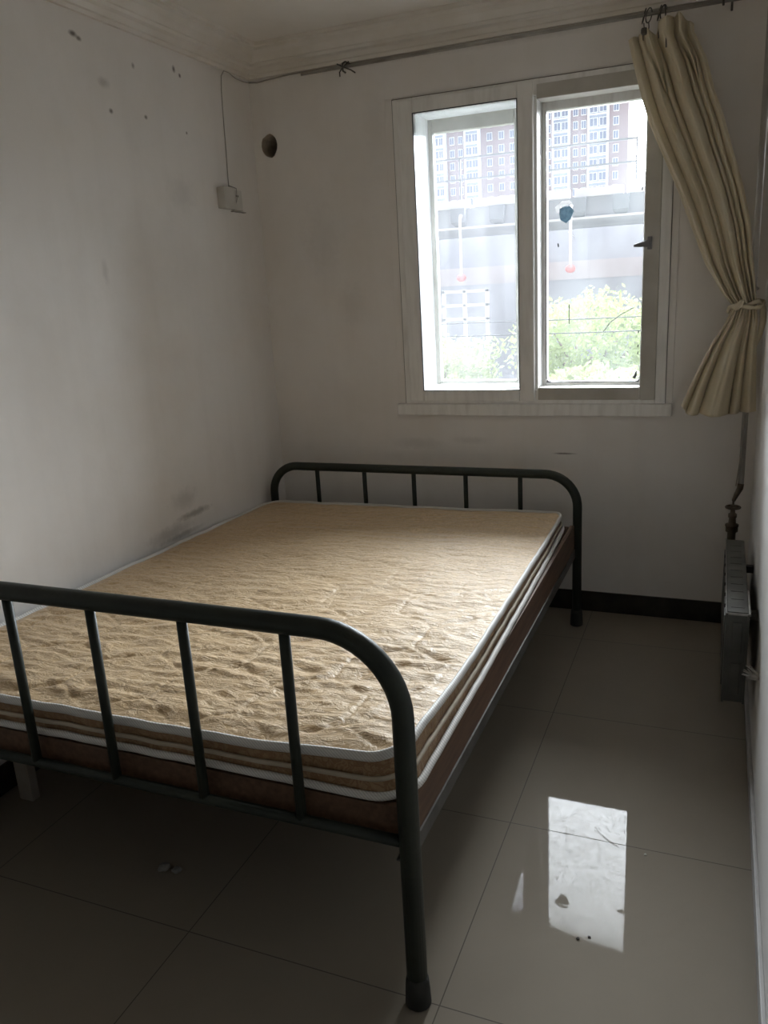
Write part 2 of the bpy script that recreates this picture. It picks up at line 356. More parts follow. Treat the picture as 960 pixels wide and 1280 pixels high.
cornice('trim_3', (RW, RY, 0), (RW, 0, 0), (-1, 0, 0), 0, 1)

# ---------------------------------------------------------------- window
def ringboxes(x0, x1, z0, z1, l, r, b, t, y0, y1):
    return [(x0, x0 + l, y0, y1, z0, z1), (x1 - r, x1, y0, y1, z0, z1), (x0 + l, x1 - r, y0, y1, z0, z0 + b), (x0 + l, x1 - r, y0, y1, z1 - t, z1)]
win = struct('window_1', BM(*ringboxes(.709, 1.876, .972, 2.290, .091, .041, .062, .060, -.014, .25), bev=.003), m_pvc)
struct('window_frame', BM((.80, 1.318, .06, .070, 1.033, 1.045), (.80, 1.318, .14, .150, 1.033, 1.045), bev=.001), m_pvc, win)     # sliding tracks
lead = struct('window_sill', BM((.668, 1.906, -.030, .0, .920, .974), bev=.004), m_pvc, win)
struct('window_casing', BM((.669, .7095, -.005, .004, .974, 2.300), (1.8755, 1.906, -.005, .004, .974, 2.300), bev=.002), m_wb, win)
struct('sealant_line', BM((.7055, .7095, -.0075, .002, .974, 2.294), (1.8755, 1.8790, -.0075, .002, .974, 2.294), (.7055, 1.879, -.0075, .002, 2.2898, 2.294)), M('grey_sealant', (.22, .21, .20), .8), win)
# inner left sash, front track
s1 = struct('left_sash', BM(*ringboxes(.735, 1.325, .986, 2.281, .070, .066, .051, .056, -.024, .022), bev=.004), m_pvc, win)
struct('gasket', BM(*ringboxes(.803, 1.261, 1.035, 2.227, .003, .003, .003, .003, -.0255, -.020)), m_gask, s1)
struct('pane', BM((.80, 1.262, .002, .006, 1.034, 2.228)), m_gl1, s1)
# outer left sash behind it
s2 = struct('outer_left_sash', BM(*ringboxes(.798, 1.300, 1.030, 2.235, .022, .104, .026, .062, .190, .230), bev=.004), m_pvcd, win)
struct('pane', BM((.81, 1.20, .208, .212, 1.05, 2.19)), m_gl2, s2)
# centre divider between the tracks
struct('mullion', BM((1.318, 1.337, .0, .235, .994, 2.258), bev=.002), m_pvc, win)
# right sash, set back
s3 = struct('right_sash', BM((1.772, 1.836, -.018, .060, .990, 2.270), (1.339, 1.772, -.0165, .060, .990, 1.044), bev=.004), m_pvcd, win)
struct('top_rail', BM((1.339, 1.772, -.016, .075, 2.214, 2.270), bev=.003), m_pvcd, s3)
s4b = bmesh.new()
for b_ in ringboxes(1.337, 1.836, 1.030, 2.235, .018, .076, .026, .050, .100, .150): box(s4b, *b_, bev=.003)
# rounded lower corners
for cx_, sg in ((1.355, 1), (1.760, -1)):
    R_ = .022; c0 = (cx_ + sg*R_, 1.056 + R_)
    pts = [(cx_ - sg*.003, 1.053)] + [(c0[0] - sg*R_*math.cos(a), c0[1] - R_*math.sin(a)) for a in [i*math.pi/2/6 for i in range(7)]]
    f1 = [s4b.verts.new((x, .108, z)) for x, z in pts]; f2 = [s4b.verts.new((x, .142, z)) for x, z in pts]
    s4b.faces.new(f1); s4b.faces.new(f2[::-1])
    for i in range(len(pts)):
        j = (i+1) % len(pts); s4b.faces.new((f1[i], f1[j], f2[j], f2[i]))
s4 = struct('outer_right_sash', s4b, m_pvc, win)
struct('gasket', BM((1.356, 1.758, .0985, .1005, 1.054, 1.0575), (1.3535, 1.3565, .0985, .1005, 1.07, 2.18)), m_gask, s4)
struct('pane', BM((1.35, 1.765, .123, .127, 1.05, 2.19)), m_gl3, s4)
# sash handle
hb = bmesh.new()
box(hb, 1.788, 1.806, -.034, -.016, 1.600, 1.650, bev=.003)
hexa(hb, [(1.735, -.048, 1.612), (1.800, -.044, 1.608), (1.800, -.026, 1.608), (1.735, -.038, 1.616), (1.735, -.048, 1.622), (1.800, -.044, 1.640), (1.800, -.026, 1.640), (1.735, -.038, 1.622)], bev=.003)
struct('handle', hb, M('grey_handle', (.24, .24, .25), .4, .3), s3)
# patch stuck over a broken spot in the right pane
def patch(pts, y, th, mat, name):
    bm = bmesh.new(); f1 = [bm.verts.new((x, y, z)) for x, z in pts]; f2 = [bm.verts.new((x, y + th, z)) for x, z in pts]
    bm.faces.new(f1); bm.faces.new(f2[::-1])
    for i in range(len(pts)):
        j = (i+1) % len(pts); bm.faces.new((f1[i], f1[j], f2[j], f2[i]))
    return struct(name, bm, mat, s4)
hx, hz = 1.434, 1.774
m_shard = mott('blue_grey_film', (.16, .25, .33), (.30, .42, .50), 60, .4, lo=.4, hi=.6)
for pm, pc in ((m_shard, (.26, .36, .42, 1)),):
    t_ = nd(pm, 'ShaderNodeBsdfTranslucent'); t_.inputs[0].default_value = pc; x_ = nd(pm, 'ShaderNodeMixShader'); x_.inputs[0].default_value = .32
    lk(pm, P(pm).outputs[0], x_.inputs[1]); lk(pm, t_.outputs[0], x_.inputs[2]); lk(pm, x_.outputs[0], pm.node_tree.nodes['Material Output'].inputs[0])
m_scrap = M('white_tape_scrap', (.8, .8, .82), .6)
t_ = nd(m_scrap, 'ShaderNodeBsdfTranslucent'); x_ = nd(m_scrap, 'ShaderNodeMixShader'); x_.inputs[0].default_value = .30
lk(m_scrap, P(m_scrap).outputs[0], x_.inputs[1]); lk(m_scrap, t_.outputs[0], x_.inputs[2]); lk(m_scrap, x_.outputs[0], m_scrap.node_tree.nodes['Material Output'].inputs[0])
patch([(hx + .040*math.cos(a)*r_, hz + .040*math.sin(a)*r_) for a, r_ in [(.3, .95), (1.0, .9), (1.6, .75), (2.4, .85), (3.2, .65), (4.0, .8), (4.8, .95), (5.5, .8)]], .1195, .002, m_shard, 'glass_patch')
patch([(hx + .05*math.cos(a)*r_, hz + .01 + .05*math.sin(a)*r_) for a, r_ in [(.6, .8), (1.2, .95), (1.9, .9), (2.7, 1.0), (3.2, .8), (3.6, .5), (2.2, .6), (1.0, .7)]], .1215, .001, m_scrap, 'tape_scrap')
cr = bmesh.new()
tube(cr, [(1.60, .1215, 1.27), (1.63, .1215, 1.31), (1.68, .1215, 1.345), (1.73, .1215, 1.37)], .0022, 6)
tube(cr, [(1.445, .1215, 1.70), (1.465, .1215, 1.685), (1.475, .1215, 1.675)], .0012, 6)
struct('glass_crack', cr, M('crack_white', (.85, .88, .9), .3), s4)
cr = bmesh.new()
tube(cr, [(1.452, .1215, 1.395), (1.451, .1215, 1.35), (1.453, .1215, 1.31)], .0018, 6)
tube(cr, [(1.402, .1215, 1.655), (1.404, .1215, 1.64)], .0028, 6)
tube(cr, [(1.735, .1215, 1.067), (1.742, .1215, 1.08), (1.745, .1215, 1.098)], [.008, .006, .002], 8)
for z_ in (1.93, 1.90, 1.84, 1.20, 1.26, 1.17):
    tube(cr, [(1.748, .1215, z_), (1.750, .1215, z_ + .012)], .0022, 6)
struct('paint_fleck', cr, m_gask, s4)

# ---------------------------------------------------------------- bed frame
HY, FY, BX0, BX1 = -.186, -2.297, .044, 1.544
HZ, FZ, TR, TF = .692, .868, .0200, .0225
bed = empty('metal_bed_frame', ((BX0 + BX1)/2, (HY + FY)/2, 0))
tag(bed, 'dark green tubular metal double bed frame standing on the tiled floor', 'bed frame')
def bent(y, zt, R):
    pts = [(BX0, y, .012)]
    for k in range(13):
        a = math.pi - k*math.pi/24; pts.append((BX0 + R + R*math.cos(a), y, zt - R + R*math.sin(a)))
    for k in range(13):
        a = math.pi/2 - k*math.pi/24; pts.append((BX1 - R + R*math.cos(a), y, zt - R + R*math.sin(a)))
    pts.append((BX1, y, .012)); return pts
for nm, y, zt, R, lowz in (('headboard', HY, HZ, .14, .43), ('footboard', FY, FZ, .175, .408)):
    b = bmesh.new(); tube(b, bent(y, zt, R), TR if y == HY else TF, 20); hb_ = obj(nm, b, m_paint, bed, True)
    b = bmesh.new(); cyl(b, (BX0, y, lowz), (BX1, y, lowz), .0125, 14); obj('crossbar', b, m_paint, bed, True)
    for k in range(1, 6):
        x = BX0 + 1.5*k/6; b = bmesh.new(); cyl(b, (x, y, lowz), (x, y, zt - .004), (.0105 if y == HY else .0118), 12); obj('baluster', b, m_paint, bed, True)
    for x in (BX0, BX1):
        b = bmesh.new(); tube(b, [(x, y, 0), (x, y, .004), (x, y, .05), (x, y, .062), (x, y, .075)], [.024, .0285, .0265, .0255, .0228], 20)
        obj('rubber_foot', b, m_foot, bed, True)
HB = (.355, .472); FB = (.372, .474)
for x0, x1, xo in ((1.516, 1.534, 1), (.053, .073, -1)):
    b = bmesh.new(); y0, y1 = FY + .018, HY - .018
    hexa(b, [(x0, y0, FB[0]), (x1, y0, FB[0]), (x1, y1, HB[0]), (x0, y1, HB[0]), (x0, y0, FB[1]), (x1, y0, FB[1]), (x1, y1, HB[1]), (x0, y1, HB[1])], bev=.002)
    obj('side_board', b, m_wood, bed)
    b = bmesh.new(); e = .0045; xs = (x1, x1 + e) if xo > 0 else (x0 - e, x0)
    hexa(b, [(xs[0], y0, FB[0] - .030), (xs[1], y0, FB[0] - .030), (xs[1], y1, HB[0] - .030), (xs[0], y1, HB[0] - .030), (xs[0], y0, FB[0] + .008), (xs[1], y0, FB[0] + .008), (xs[1], y1, HB[0] + .008), (xs[0], y1, HB[0] + .008)])
    xi = (x0 - .012, x1) if xo > 0 else (x0, x1 + .012)
    hexa(b, [(xi[0], y0, FB[0] - .030), (xi[1], y0, FB[0] - .030), (xi[1], y1, HB[0] - .030), (xi[0], y1, HB[0] - .030), (xi[0], y0, FB[0] - .025), (xi[1], y0, FB[0] - .025), (xi[1], y1, HB[0] - .025), (xi[0], y1, HB[0] - .025)])
    obj('angle_iron_rail', b, m_angle, bed)
# slatted deck and foot board edge
b = bmesh.new()
box(b, .078, 1.514, FY + .026, FY + .046, .400, .466, bev=.002)
obj('end_board', b, m_wood, bed)
for k in range(4):
    x0 = .080 + k*.3585; obj('bed_board', BM((x0, x0 + .355, FY + .048, HY - .022, .448, .466)), m_wood, bed)
for y in (-.75, -1.55): obj('cross_bearer', BM((.075, 1.514, y - .015, y + .015, .418, .448)), m_angle, bed)
b = bmesh.new(); hexa(b, [(.080, -1.995, 0), (.135, -1.995, 0), (.135, -1.965, 0), (.080, -1.965, 0), (.078, -1.995, .448), (.140, -1.995, .448), (.140, -1.965, .448), (.078, -1.965, .448)], bev=.002)
tag(obj('support_leg', b, mott('bare_grey_wood', (.22, .19, .16), (.30, .27, .23), 8, .7), bed), 'pale bare wooden prop')

# ---------------------------------------------------------------- mattress
MX0, MX1, MY0, MY1 = .030, 1.520, -2.268, -.214
CR = .075
def zt_right(v): return interp([(0, .528), (.12, .531), (.3, .536), (.5, .542), (.75, .548), (1, .562)], v)
def ztop(x, y):
    v = (MY1 - y)/(MY1 - MY0); u = (x - MX0)/(MX1 - MX0)
    z = zt_right(v)
    z += -.016*(1 - u)*(1 - v) + .006*math.exp(-max(u, 0)/.08)*v
    z += .016*smooth01((u - .75)/.2)*smooth01((v - .8)/.15)
    z -= .008*math.sin(math.pi*u)*v                                         # slack middle
    z += .010*math.exp(-((u - 1)/.03)**2)*(.4 + .6*v)
    return z
def zbot(y):
    v = (MY1 - y)/(MY1 - MY0); return lerp(.472, .470, v)
def outline(off, n=9, seg=70):
    """rounded rectangle, counter-clockwise, inset by off"""
    x0, x1, y0, y1 = MX0 + off, MX1 - off, MY0 + off, MY1 - off; r = max(CR - off, .01); P_ = []
    for (cx_, cy_, a0) in ((x1 - r, y0 + r, -90), (x1 - r, y1 - r, 0), (x0 + r, y1 - r, 90), (x0 + r, y0 + r, 180)):
        for k in range(n): a = math.radians(a0 + 90*k/(n - 1)); P_.append(Vector((cx_ + r*math.cos(a), cy_ + r*math.sin(a), 0)))
    out = []
    for i in range(len(P_)):
        a, b = P_[i], P_[(i+1) % len(P_)]; L = (b - a).length; m_ = max(1, int(L/.02))
        for k in range(m_): out.append(a.lerp(b, k/m_))
    return out
def bulge(p): return .012*smooth01((p.x - (MX1 - .06))/.05)*smooth01((MY1 - p.y)/.12)*smooth01((p.y - MY0)/.10)      # the lower edge pushes out over the side board
def wave(p, s=1.0):       # the edge wavers a little
    return .004*s*noise.noise(Vector((p.x*5, p.y*5, 1.3))) + .003*s*noise.noise(Vector((p.x*14, p.y*14, 5)))
def wrinkle(x, y):
    v = (MY1 - y)/(MY1 - MY0); u = (x - MX0)/(MX1 - MX0)
    amp = lerp(.0035, .010, smooth01((v - .35)/.6)); 
    w = noise.noise(Vector((x*3.2 + 2*noise.noise(Vector((x*2, y*2, 0))), y*15, 0)))
    w2 = noise.noise(Vector((x*8, y*34 + 3*noise.noise(Vector((x*3, y*3, 9))), 4)))
    w3 = noise.noise(Vector((x*30, y*46, 8)))
    r = (1 - abs(w)*2.4)*.5 + w2*.5 + w3*.28
    # hexagon quilting seams
    q = quilt(x, y)
    return amp*r - lerp(.0012, .0040, smooth01((v - .3)/.6))*q
def quilt(x, y):
    s = .155; px, py = x/s, y/s
    best = []
    i0 = int(math.floor(px/1.732)); j0 = int(math.floor(py/3.0))
    for i in range(i0 - 1, i0 + 3):
        for j in range(j0 - 1, j0 + 3):
            for ox, oy in ((0, 0), (.866, 1.5)):
                cx_, cy_ = i*1.732 + ox, j*3.0 + oy; best.append(((px - cx_)**2 + (py - cy_)**2, cx_, cy_))
    best.sort(); a, b = best[0], best[1]
    d = (b[0] - a[0])/(2*math.hypot(b[1] - a[1], b[2] - a[2]))*s
    return math.exp(-(d/.006)**2)
mat_ = empty('mattress', ((MX0 + MX1)/2, (MY0 + MY1)/2, .39))
tag(mat_, 'gold brocade mattress with white taped edges lying on the metal bed', 'mattress')
# quilted top
NX, NY = 260, 340; b = bmesh.new(); INS = .006
grid = []
for j in range(NY + 1):
    row = []
    for i in range(NX + 1):
        s, t = i/NX, j/NY
        x = lerp(MX0 + INS, MX1 - INS, s); y = lerp(MY0 + INS, MY1 - INS, t)
        # pull the grid's corners into the rounded corners
        for cx_, sx_ in ((MX0 + CR, -1), (MX1 - CR, 1)):
            for cy_, sy_ in ((MY0 + CR, -1), (MY1 - CR, 1)):
                dx, dy = (x - cx_)*sx_, (y - cy_)*sy_
                if dx > 0 and dy > 0:
                    m_ = max(dx, dy); L = math.hypot(dx, dy); k_ = m_/L; x = cx_ + sx_*dx*k_; y = cy_ + sy_*dy*k_
        e = min(x - MX0, MX1 - x, y - MY0, MY1 - y)
        f = smooth01(e/.07)
        z = ztop(x, y) + f*(wrinkle(x, y) + .008) - (1 - smooth01(e/.016))*.006 + wave(Vector((x, y, 0)))
        row.append(b.verts.new((x, y, z)))
    grid.append(row)
for j in range(NY):
    for i in range(NX): b.faces.new((grid[j][i], grid[j][i+1], grid[j+1][i+1], grid[j+1][i]))
obj('quilted_top', b, m_broc, mat_, True)
# side wall
b = bmesh.new(); O = outline(.004); levels = [0, .15, .35, .6, .85, 1]
rings_ = []
for t in levels:
    rg_ = []
    for p in O:
        zt_, zb_ = ztop(p.x, p.y) - .004 + wave(p), zbot(p.y)
        bul = -.006*math.sin(math.pi*t) + .005*noise.noise(Vector((p.x*22, p.y*22, t*2)))*math.sin(math.pi*t)
        cdir = Vector((p.x - (MX0 + MX1)/2, 0, 0)).normalized() if abs(p.x - (MX0 + MX1)/2) > .66 else Vector((0, p.y - (MY0 + MY1)/2, 0)).normalized()
        q = p + cdir*bul; q.x += bulge(p)*(1 - t)
        rg_.append(b.verts.new((q.x, q.y, lerp(zb_, zt_, t))))
    rings_.append(rg_)
for A, B in zip(rings_, rings_[1:]):
    for i in range(len(O)): j = (i+1) % len(O); b.faces.new((A[i], A[j], B[j], B[i]))
b.faces.new(rings_[0][::-1])
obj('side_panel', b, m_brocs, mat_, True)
def tape(name, off, zf, hw, hh, mat, out=0):
    """flat-oval binding running round the edge"""
    b = bmesh.new(); O = outline(off); n = len(O); m_ = 10; R_ = []
    for i, p in enumerate(O):
        t = (O[(i+1) % n] - O[i-1]).normalized(); nn = Vector((t.y, -t.x, 0)); z = zf(p)
        R_.append([b.verts.new((p.x + bulge(p)*out + nn.x*hw*math.cos(a), p.y + nn.y*hw*math.cos(a), z + hh*math.sin(a))) for a in [2*math.pi*k/m_ for k in range(m_)]])
    for i in range(n):
        A, B = R_[i], R_[(i+1) % n]
        for k in range(m_): b.faces.new((A[k], A[(k+1) % m_], B[(k+1) % m_], B[k]))
    return obj(name, b, mat, mat_, True)
tape('top_edge_tape', .003, lambda p: ztop(p.x, p.y) - .004 + wave(p), .0075, .0120, m_tape)
tape('bottom_edge_tape', .000, lambda p: zbot(p.y) + .011 + .6*wave(p, 1.5), .008, .010, m_tape, 1)
tape('middle_tape', .004, lambda p: lerp(zbot(p.y), ztop(p.x, p.y), .46) + wave(p, 1.2), .0050, .0060, mott('cream_tape', (.50, .44, .35), (.42, .36, .27), 20, .6), .5)

# the head end lies a little narrower, drawn away from the side board
for ch in [o for o in C.objects if o.parent == mat_]:
    for v_ in ch.data.vertices:
        if v_.co.x > .8:
            v01 = max(0, min(1, (MY1 - v_.co.y)/(MY1 - MY0))); v_.co.x -= .030*(1 - v01)**2*(v_.co.x - .8)/.7

# ---------------------------------------------------------------- curtain, rod, hooks
rod = empty('curtain_rod', (1.2, -.10, 2.425)); tag(rod, 'thin grey double curtain rod along the wall above the window', 'curtain rod')
b = bmesh.new(); cyl(b, (.325, -.10, 2.428), (2.10, -.10, 2.428), .0055, 12); obj('rod', b, m_rodm, rod, True)
b = bmesh.new(); cyl(b, (.345, -.075, 2.440), (2.06, -.075, 2.440), .0032, 10); obj('rod', b, m_rodm, rod, True)
b = bmesh.new(); tube(b, [(.53, 0, 2.46), (.53, -.03, 2.455), (.532, -.085, 2.452), (.53, -.112, 2.44), (.53, -.110, 2.412), (.53, -.085, 2.41)], .004, 8)
tube(b, [(.50, -.10, 2.444), (.535, -.118, 2.425), (.56, -.09, 2.415), (.585, -.108, 2.398)], .003, 6); tube(b, [(.555, -.10, 2.447), (.53, -.118, 2.42), (.505, -.09, 2.414), (.51, -.10, 2.395)], .003, 6)
obj('wire_bracket', b, m_iron, rod, True)
b = bmesh.new(); tube(b, [(2.058, 0, 2.49), (2.058, -.012, 2.47), (2.058, -.02, 2.415)], .004, 8); tube(b, [(2.03, 0, 2.455), (2.03, -.05, 2.452), (2.03, -.105, 2.446), (2.03, -.116, 2.43), (2.03, -.105, 2.415)], .004, 8)
obj('wire_bracket', b, m_iron, rod, True)

rows = [(2.349, -.10, 1.705, 1.934), (2.256, -.10, 1.728, 1.982), (2.140, -.11, 1.761, 2.015), (2.053, -.115, 1.790, 2.050), (1.934, -.12, 1.843, 2.086), (1.796, -.13, 1.905, 2.131),
        (1.665, -.14, 1.958, 2.162), (1.53, -.15, 2.012, 2.180), (1.42, -.165, 2.078, 2.194), (1.368, -.17, 2.118, 2.200), (1.303, -.165, 2.092, 2.206), (1.223, -.165, 2.045, 2.208), (1.099, -.16, 1.990, 2.214), (.958, -.155, 1.936, 2.222)]
def rowat(z):
    tab = rows[::-1]
    return [interp([(r[0], r[k]) for r in tab], z) for k in (1, 2, 3)]
cur = empty('curtain', (1.95, -.13, 2.36)); tag(cur, 'cream curtain tied into a gathered knot beside the window', 'curtain')
b = bmesh.new(); NS, NZ = 220, 150; g = []
ZK = 1.365
for j in range(NZ + 1):
    t = j/NZ; row = []
    for i in range(NS + 1):
        s = i/NS
        ztop_ = interp([(0, 2.352), (.10, 2.362), (.30, 2.372), (.42, 2.362), (.48, 2.395), (.75, 2.415), (.86, 2.398), (1, 2.372)], s)
        zb_ = interp([(0, .990), (.09, .965), (.10, .955), (.26, .948), (.28, .958), (.45, .950), (.66, .953), (.8, .962), (1, .968)], s)
        z = lerp(ztop_, zb_, t)
        y0, xl, xr = rowat(min(z, 2.349))
        if z > 2.349: xl += (2.349 - z)*.1
        gather = math.exp(-((z - ZK)/.085)**2)
        below = z < ZK
        # folds: rounded panels of cloth between a few sharp creases
        def panels(cr_, amps, s):
            for q in range(len(cr_) - 1):
                if s <= cr_[q+1] or q == len(cr_) - 2:
                    u_ = (s - cr_[q])/(cr_[q+1] - cr_[q]); return amps[q]*max(0, math.sin(math.pi*min(max(u_, 0), 1)))**.75
        if not below:
            d_ = 2.35 - z; sh = .05*math.sin(2.2*d_) 
            cr_ = [-.06, .15 + sh*.6, .345 + sh, .44 + sh*1.2, .70 + sh*.5, .80, .90, 1.05]
            f = panels(cr_, [.7, .85, .45, 1.35, .55, .5, .6], s) - .5
            f += .06*math.sin(2*math.pi*(9.3*s + .25*z)) + .02*math.sin(2*math.pi*19*s + z*3)
            A = lerp(.052, .044, smooth01(d_/.8))
            for sc, ht in ((.33, 2.16), (.80, 2.20)):        # pinch pleats stitched below the heading
                w_ = .016 + .060*smooth01((z - ht)/.16); k_ = math.exp(-((s - sc - sh)/w_)**2)*smooth01((z - ht + .02)/.05)
                f += 1.1*k_*math.cos((s - sc - sh)/w_*2.6)
        else:
            cr_ = [-.05, .10, .27, .66, .80, 1.06]
            f = panels(cr_, [.6, .9, 1.5, .8, .9], s) - .5 + .06*math.sin(2*math.pi*8*s) + .18*math.sin(2*math.pi*11*s)*gather
            A = lerp(.014, .052, smooth01((ZK - z)/.25))
        x = lerp(xl, xr, s)
        y = y0 - A*f*(1 - .35*gather) - .004 * noise.noise(Vector((s*14, z*5, 2)))
        y += .016*gather*math.sin(2*math.pi*9*s)*.5
        if z < ZK: y += -.010
        y = min(y, -.0345)
        row.append(b.verts.new((x, y, z)))
    g.append(row)
for j in range(NZ):
    for i in range(NS): b.faces.new((g[j][i], g[j][i+1], g[j+1][i+1], g[j+1][i]))
cl = obj('curtain_cloth', b, m_curt, cur, True)
sm = cl.modifiers.new('thick', 'SOLIDIFY'); sm.thickness = .0022; sm.offset = 0
# the tie: a strip of the same cloth knotted round the pipe
b = bmesh.new(); P_ = []
for k in range(29):
    a = 2*math.pi*k/28; P_.append((2.163 + .060*math.cos(a), -.168 + .040*math.sin(a), 1.366 + .012*math.sin(a*2) + .01*math.cos(a)))
tube(b, P_[:-1], [.0075 + .002*math.sin(k*2.1) for k in range(28)], 10, closed=True)
tube(b, [(2.115, -.203, 1.372), (2.128, -.215, 1.366), (2.142, -.218, 1.376), (2.150, -.214, 1.392)], [.008, .014, .013, .006], 12)
tube(b, [(2.15, -.20, 1.366), (2.205, -.185, 1.385), (2.222, -.165, 1.36), (2.226, -.16, 1.31), (2.216, -.165, 1.25), (2.205, -.17, 1.215)], [.006, .009, .011, .012, .009, .004], 10)
obj('tieback', b, m_curt, cur, True)
for k, (x, z) in enumerate([(1.758, 2.425), (1.775, 2.425), (1.812, 2.427), (1.826, 2.427)]):
    b = bmesh.new(); P_ = []
    for q in range(20):
        a = 2*math.pi*q/20; P_.append((x + .006*math.sin(a) + (.007 if k % 2 else -.005)*math.cos(a), -.10 + .0235*math.cos(a), z + .0235*math.sin(a)))
    tube(b, P_, .0022, 6, closed=True); tube(b, [(x, -.10, z - .0235), (x + .002, -.108, z - .04), (x - .001, -.115, z - .07), (x, -.108, z - .085)], .002, 6)
    rg_ = obj('curtain_ring', b, m_iron, cur, True)
b = bmesh.new(); box(b, 1.752, 1.774, -.145, -.120, 2.355, 2.378, bev=.006); obj('clip', b, m_iron, cur)
b = bmesh.new()
tube(b, [(1.83, -.10, 2.45), (1.835, -.13, 2.42), (1.84, -.14, 2.36), (1.842, -.14, 2.30)], .0022, 6); obj('hook', b, m_iron, cur, True)

# ---------------------------------------------------------------- heating
pip = empty('heating_pipe', (2.186, -.14, 0)); tag(pip, 'grey vertical heating riser pipe in the corner behind the curtain', 'pipe')
b = bmesh.new(); cyl(b, (2.186, -.14, .66), (2.186, -.14, CE), .0115, 14); obj('riser', b, m_pipe, pip, True)
b = bmesh.new(); tube(b, [(2.168, -.150, .66), (2.180, -.152, .80), (2.184, -.156, .95)], .0022, 6); obj('string', b, m_wire, pip, True)
b = bmesh.new(); tube(b, [(2.198, -.115, 1.47), (2.172, -.13, 1.455), (2.186, -.157, 1.44), (2.203, -.14, 1.43), (2.19, -.12, 1.42)], .004, 8); obj('wire_tie', b, m_pipe, pip, True)
val = empty('radiator_valve', (2.162, -.16, .45)); tag(val, 'old bronze radiator valve with a round handwheel on the pipe', 'valve')
b = bmesh.new()
def lathe(bm, c, prof_, n=20):
    tube(bm, [(c[0], c[1], z) for r, z in prof_], [r for r, z in prof_], n)
lathe(b, (2.162, -.16), [(.016, .405), (.016, .47), (.0235, .472), (.0235, .492), (.026, .494), (.026, .502), (.015, .506), (.013, .53), (.0165, .532), (.0165, .546), (.010, .55), (.008, .566)])
obj('valve_body', b, m_brass, val, True)
b = bmesh.new(); ring(b, (2.162, -.16, .574), .026, .0048, 'z', 28, 8)
for k in range(4):
    a = k*math.pi/2 + .4; cyl(b, (2.162, -.16, .574), (2.162 + .026*math.cos(a), -.16 + .026*math.sin(a), .574), .0028, 6)
lathe(b, (2.162, -.16), [(.006, .563), (.0085, .568), (.0085, .582), (.005, .586)], 12)
obj('handwheel', b, m_brass, val, True)
b = bmesh.new(); lathe(b, (2.162, -.16), [(.004, .58), (.004, .60), (.006, .602), (.005, .612)], 10)
tube(b, [(2.162, -.16, .60), (2.172, -.152, .625), (2.184, -.143, .65), (2.186, -.14, .668)], [.007, .010, .0125, .0125], 12)
obj('pipe_elbow', b, m_brass, val, True); b = bmesh.new()
tube(b, [(2.162, -.16, .41), (2.162, -.18, .405), (2.165, -.25, .405), (2.168, -.345, .405)], .0125, 12)
obj('pipe_elbow', b, m_brass, val, True)

rad = empty('radiator', (2.170, -.70, .19)); tag(rad, 'dark grey boxy steel radiator hung low on the right wall', 'radiator')
RX0, RX1, RY0, RY1, RZ0, RZ1 = 2.140, 2.206, -1.10, -.335, .192, .492
b = bmesh.new(); box(b, RX0, RX1, RY0 + .004, RY1, RZ0, RZ1 - .002, bev=.004)
body = obj('radiator_body', b, m_rad, rad)
b = bmesh.new(); box(b, RX0 + .004, RX1 - .004, RY0 + .012, RY1 - .01, RZ1 - .002, RZ1 + .001)
for k in range(10):
    y = RY0 + .05 + k*.07; box(b, RX0 + .014, RX1 - .014, y, y + .045, RZ1 + .0008, RZ1 + .0018)
obj('top_grille', b, m_rad, body)
b = bmesh.new()
for z0, z1 in ((RZ0 + .028, RZ0 + .135), (RZ0 + .168, RZ0 + .272)):
    box(b, RX0 + .019, RX1 - .017, RY0 - .0015, RY0 + .006, z0, z1, bev=.003)
box(b, RX0, RX0 + .006, RY0 - .003, RY0 + .01, RZ0, RZ1, bev=.001); box(b, RX1 - .006, RX1, RY0 - .003, RY0 + .01, RZ0, RZ1, bev=.001)
obj('end_panel', b, m_rad, body)
b = bmesh.new(); box(b, RX0 - .001, RX0 + .0015, RY0, RY1, RZ1 - .003, RZ1 + .002); box(b, RX0, RX1 + .004, RY0 - .002, RY0 + .001, RZ1 - .004, RZ1 + .002); box(b, RX1 - .002, RX1 + .003, RY0 - .002, RY0 + .20, RZ1 - .003, RZ1 + .003)
tag(obj('edge_trim', b, mott('worn_bare_metal_edge', (.26, .255, .24), (.40, .39, .37), 30, .4, metal=.4), rad), 'worn bright metal edge')
for k in range(7):
    y = RY0 + .09 + k*.1; b = bmesh.new(); box(b, RX0 - .004, RX0 + .001, y - .035, y + .035, RZ0 + .03, RZ1 - .03, bev=.0015); obj('front_panel', b, m_rad, body)
for y in (-.95, -.5):
    for z in (.42, .22): obj('wall_bracket', BM((RX1 - .002, RW, y - .012, y + .012, z, z + .025)), m_iron, rad)

# frayed bits of rag and wire poking out of the right wall by the radiator
b = bmesh.new(); c0 = Vector((RW, -1.225, .350))
for k in range(16):
    r = random.Random(k); tgt = c0 + Vector((-.020 - .026*r.random(), -.02 + .07*r.random(), -.022 + .05*r.random())); mid = c0.lerp(tgt, .5) + Vector((0, 0, .010*(r.random() - .5)))
    tube(b, [c0 + Vector((.002, .012*(r.random() - .5), .014*(r.random() - .5))), mid, tgt], [.0042, .003, .0012], 6)
tag(obj('frayed_cord', b, mott('dirty_white_fibre', (.52, .50, .47), (.30, .28, .25), 60, .8), None, True), 'frayed dirty white cord end sticking out of the right wall near the radiator', 'cord')

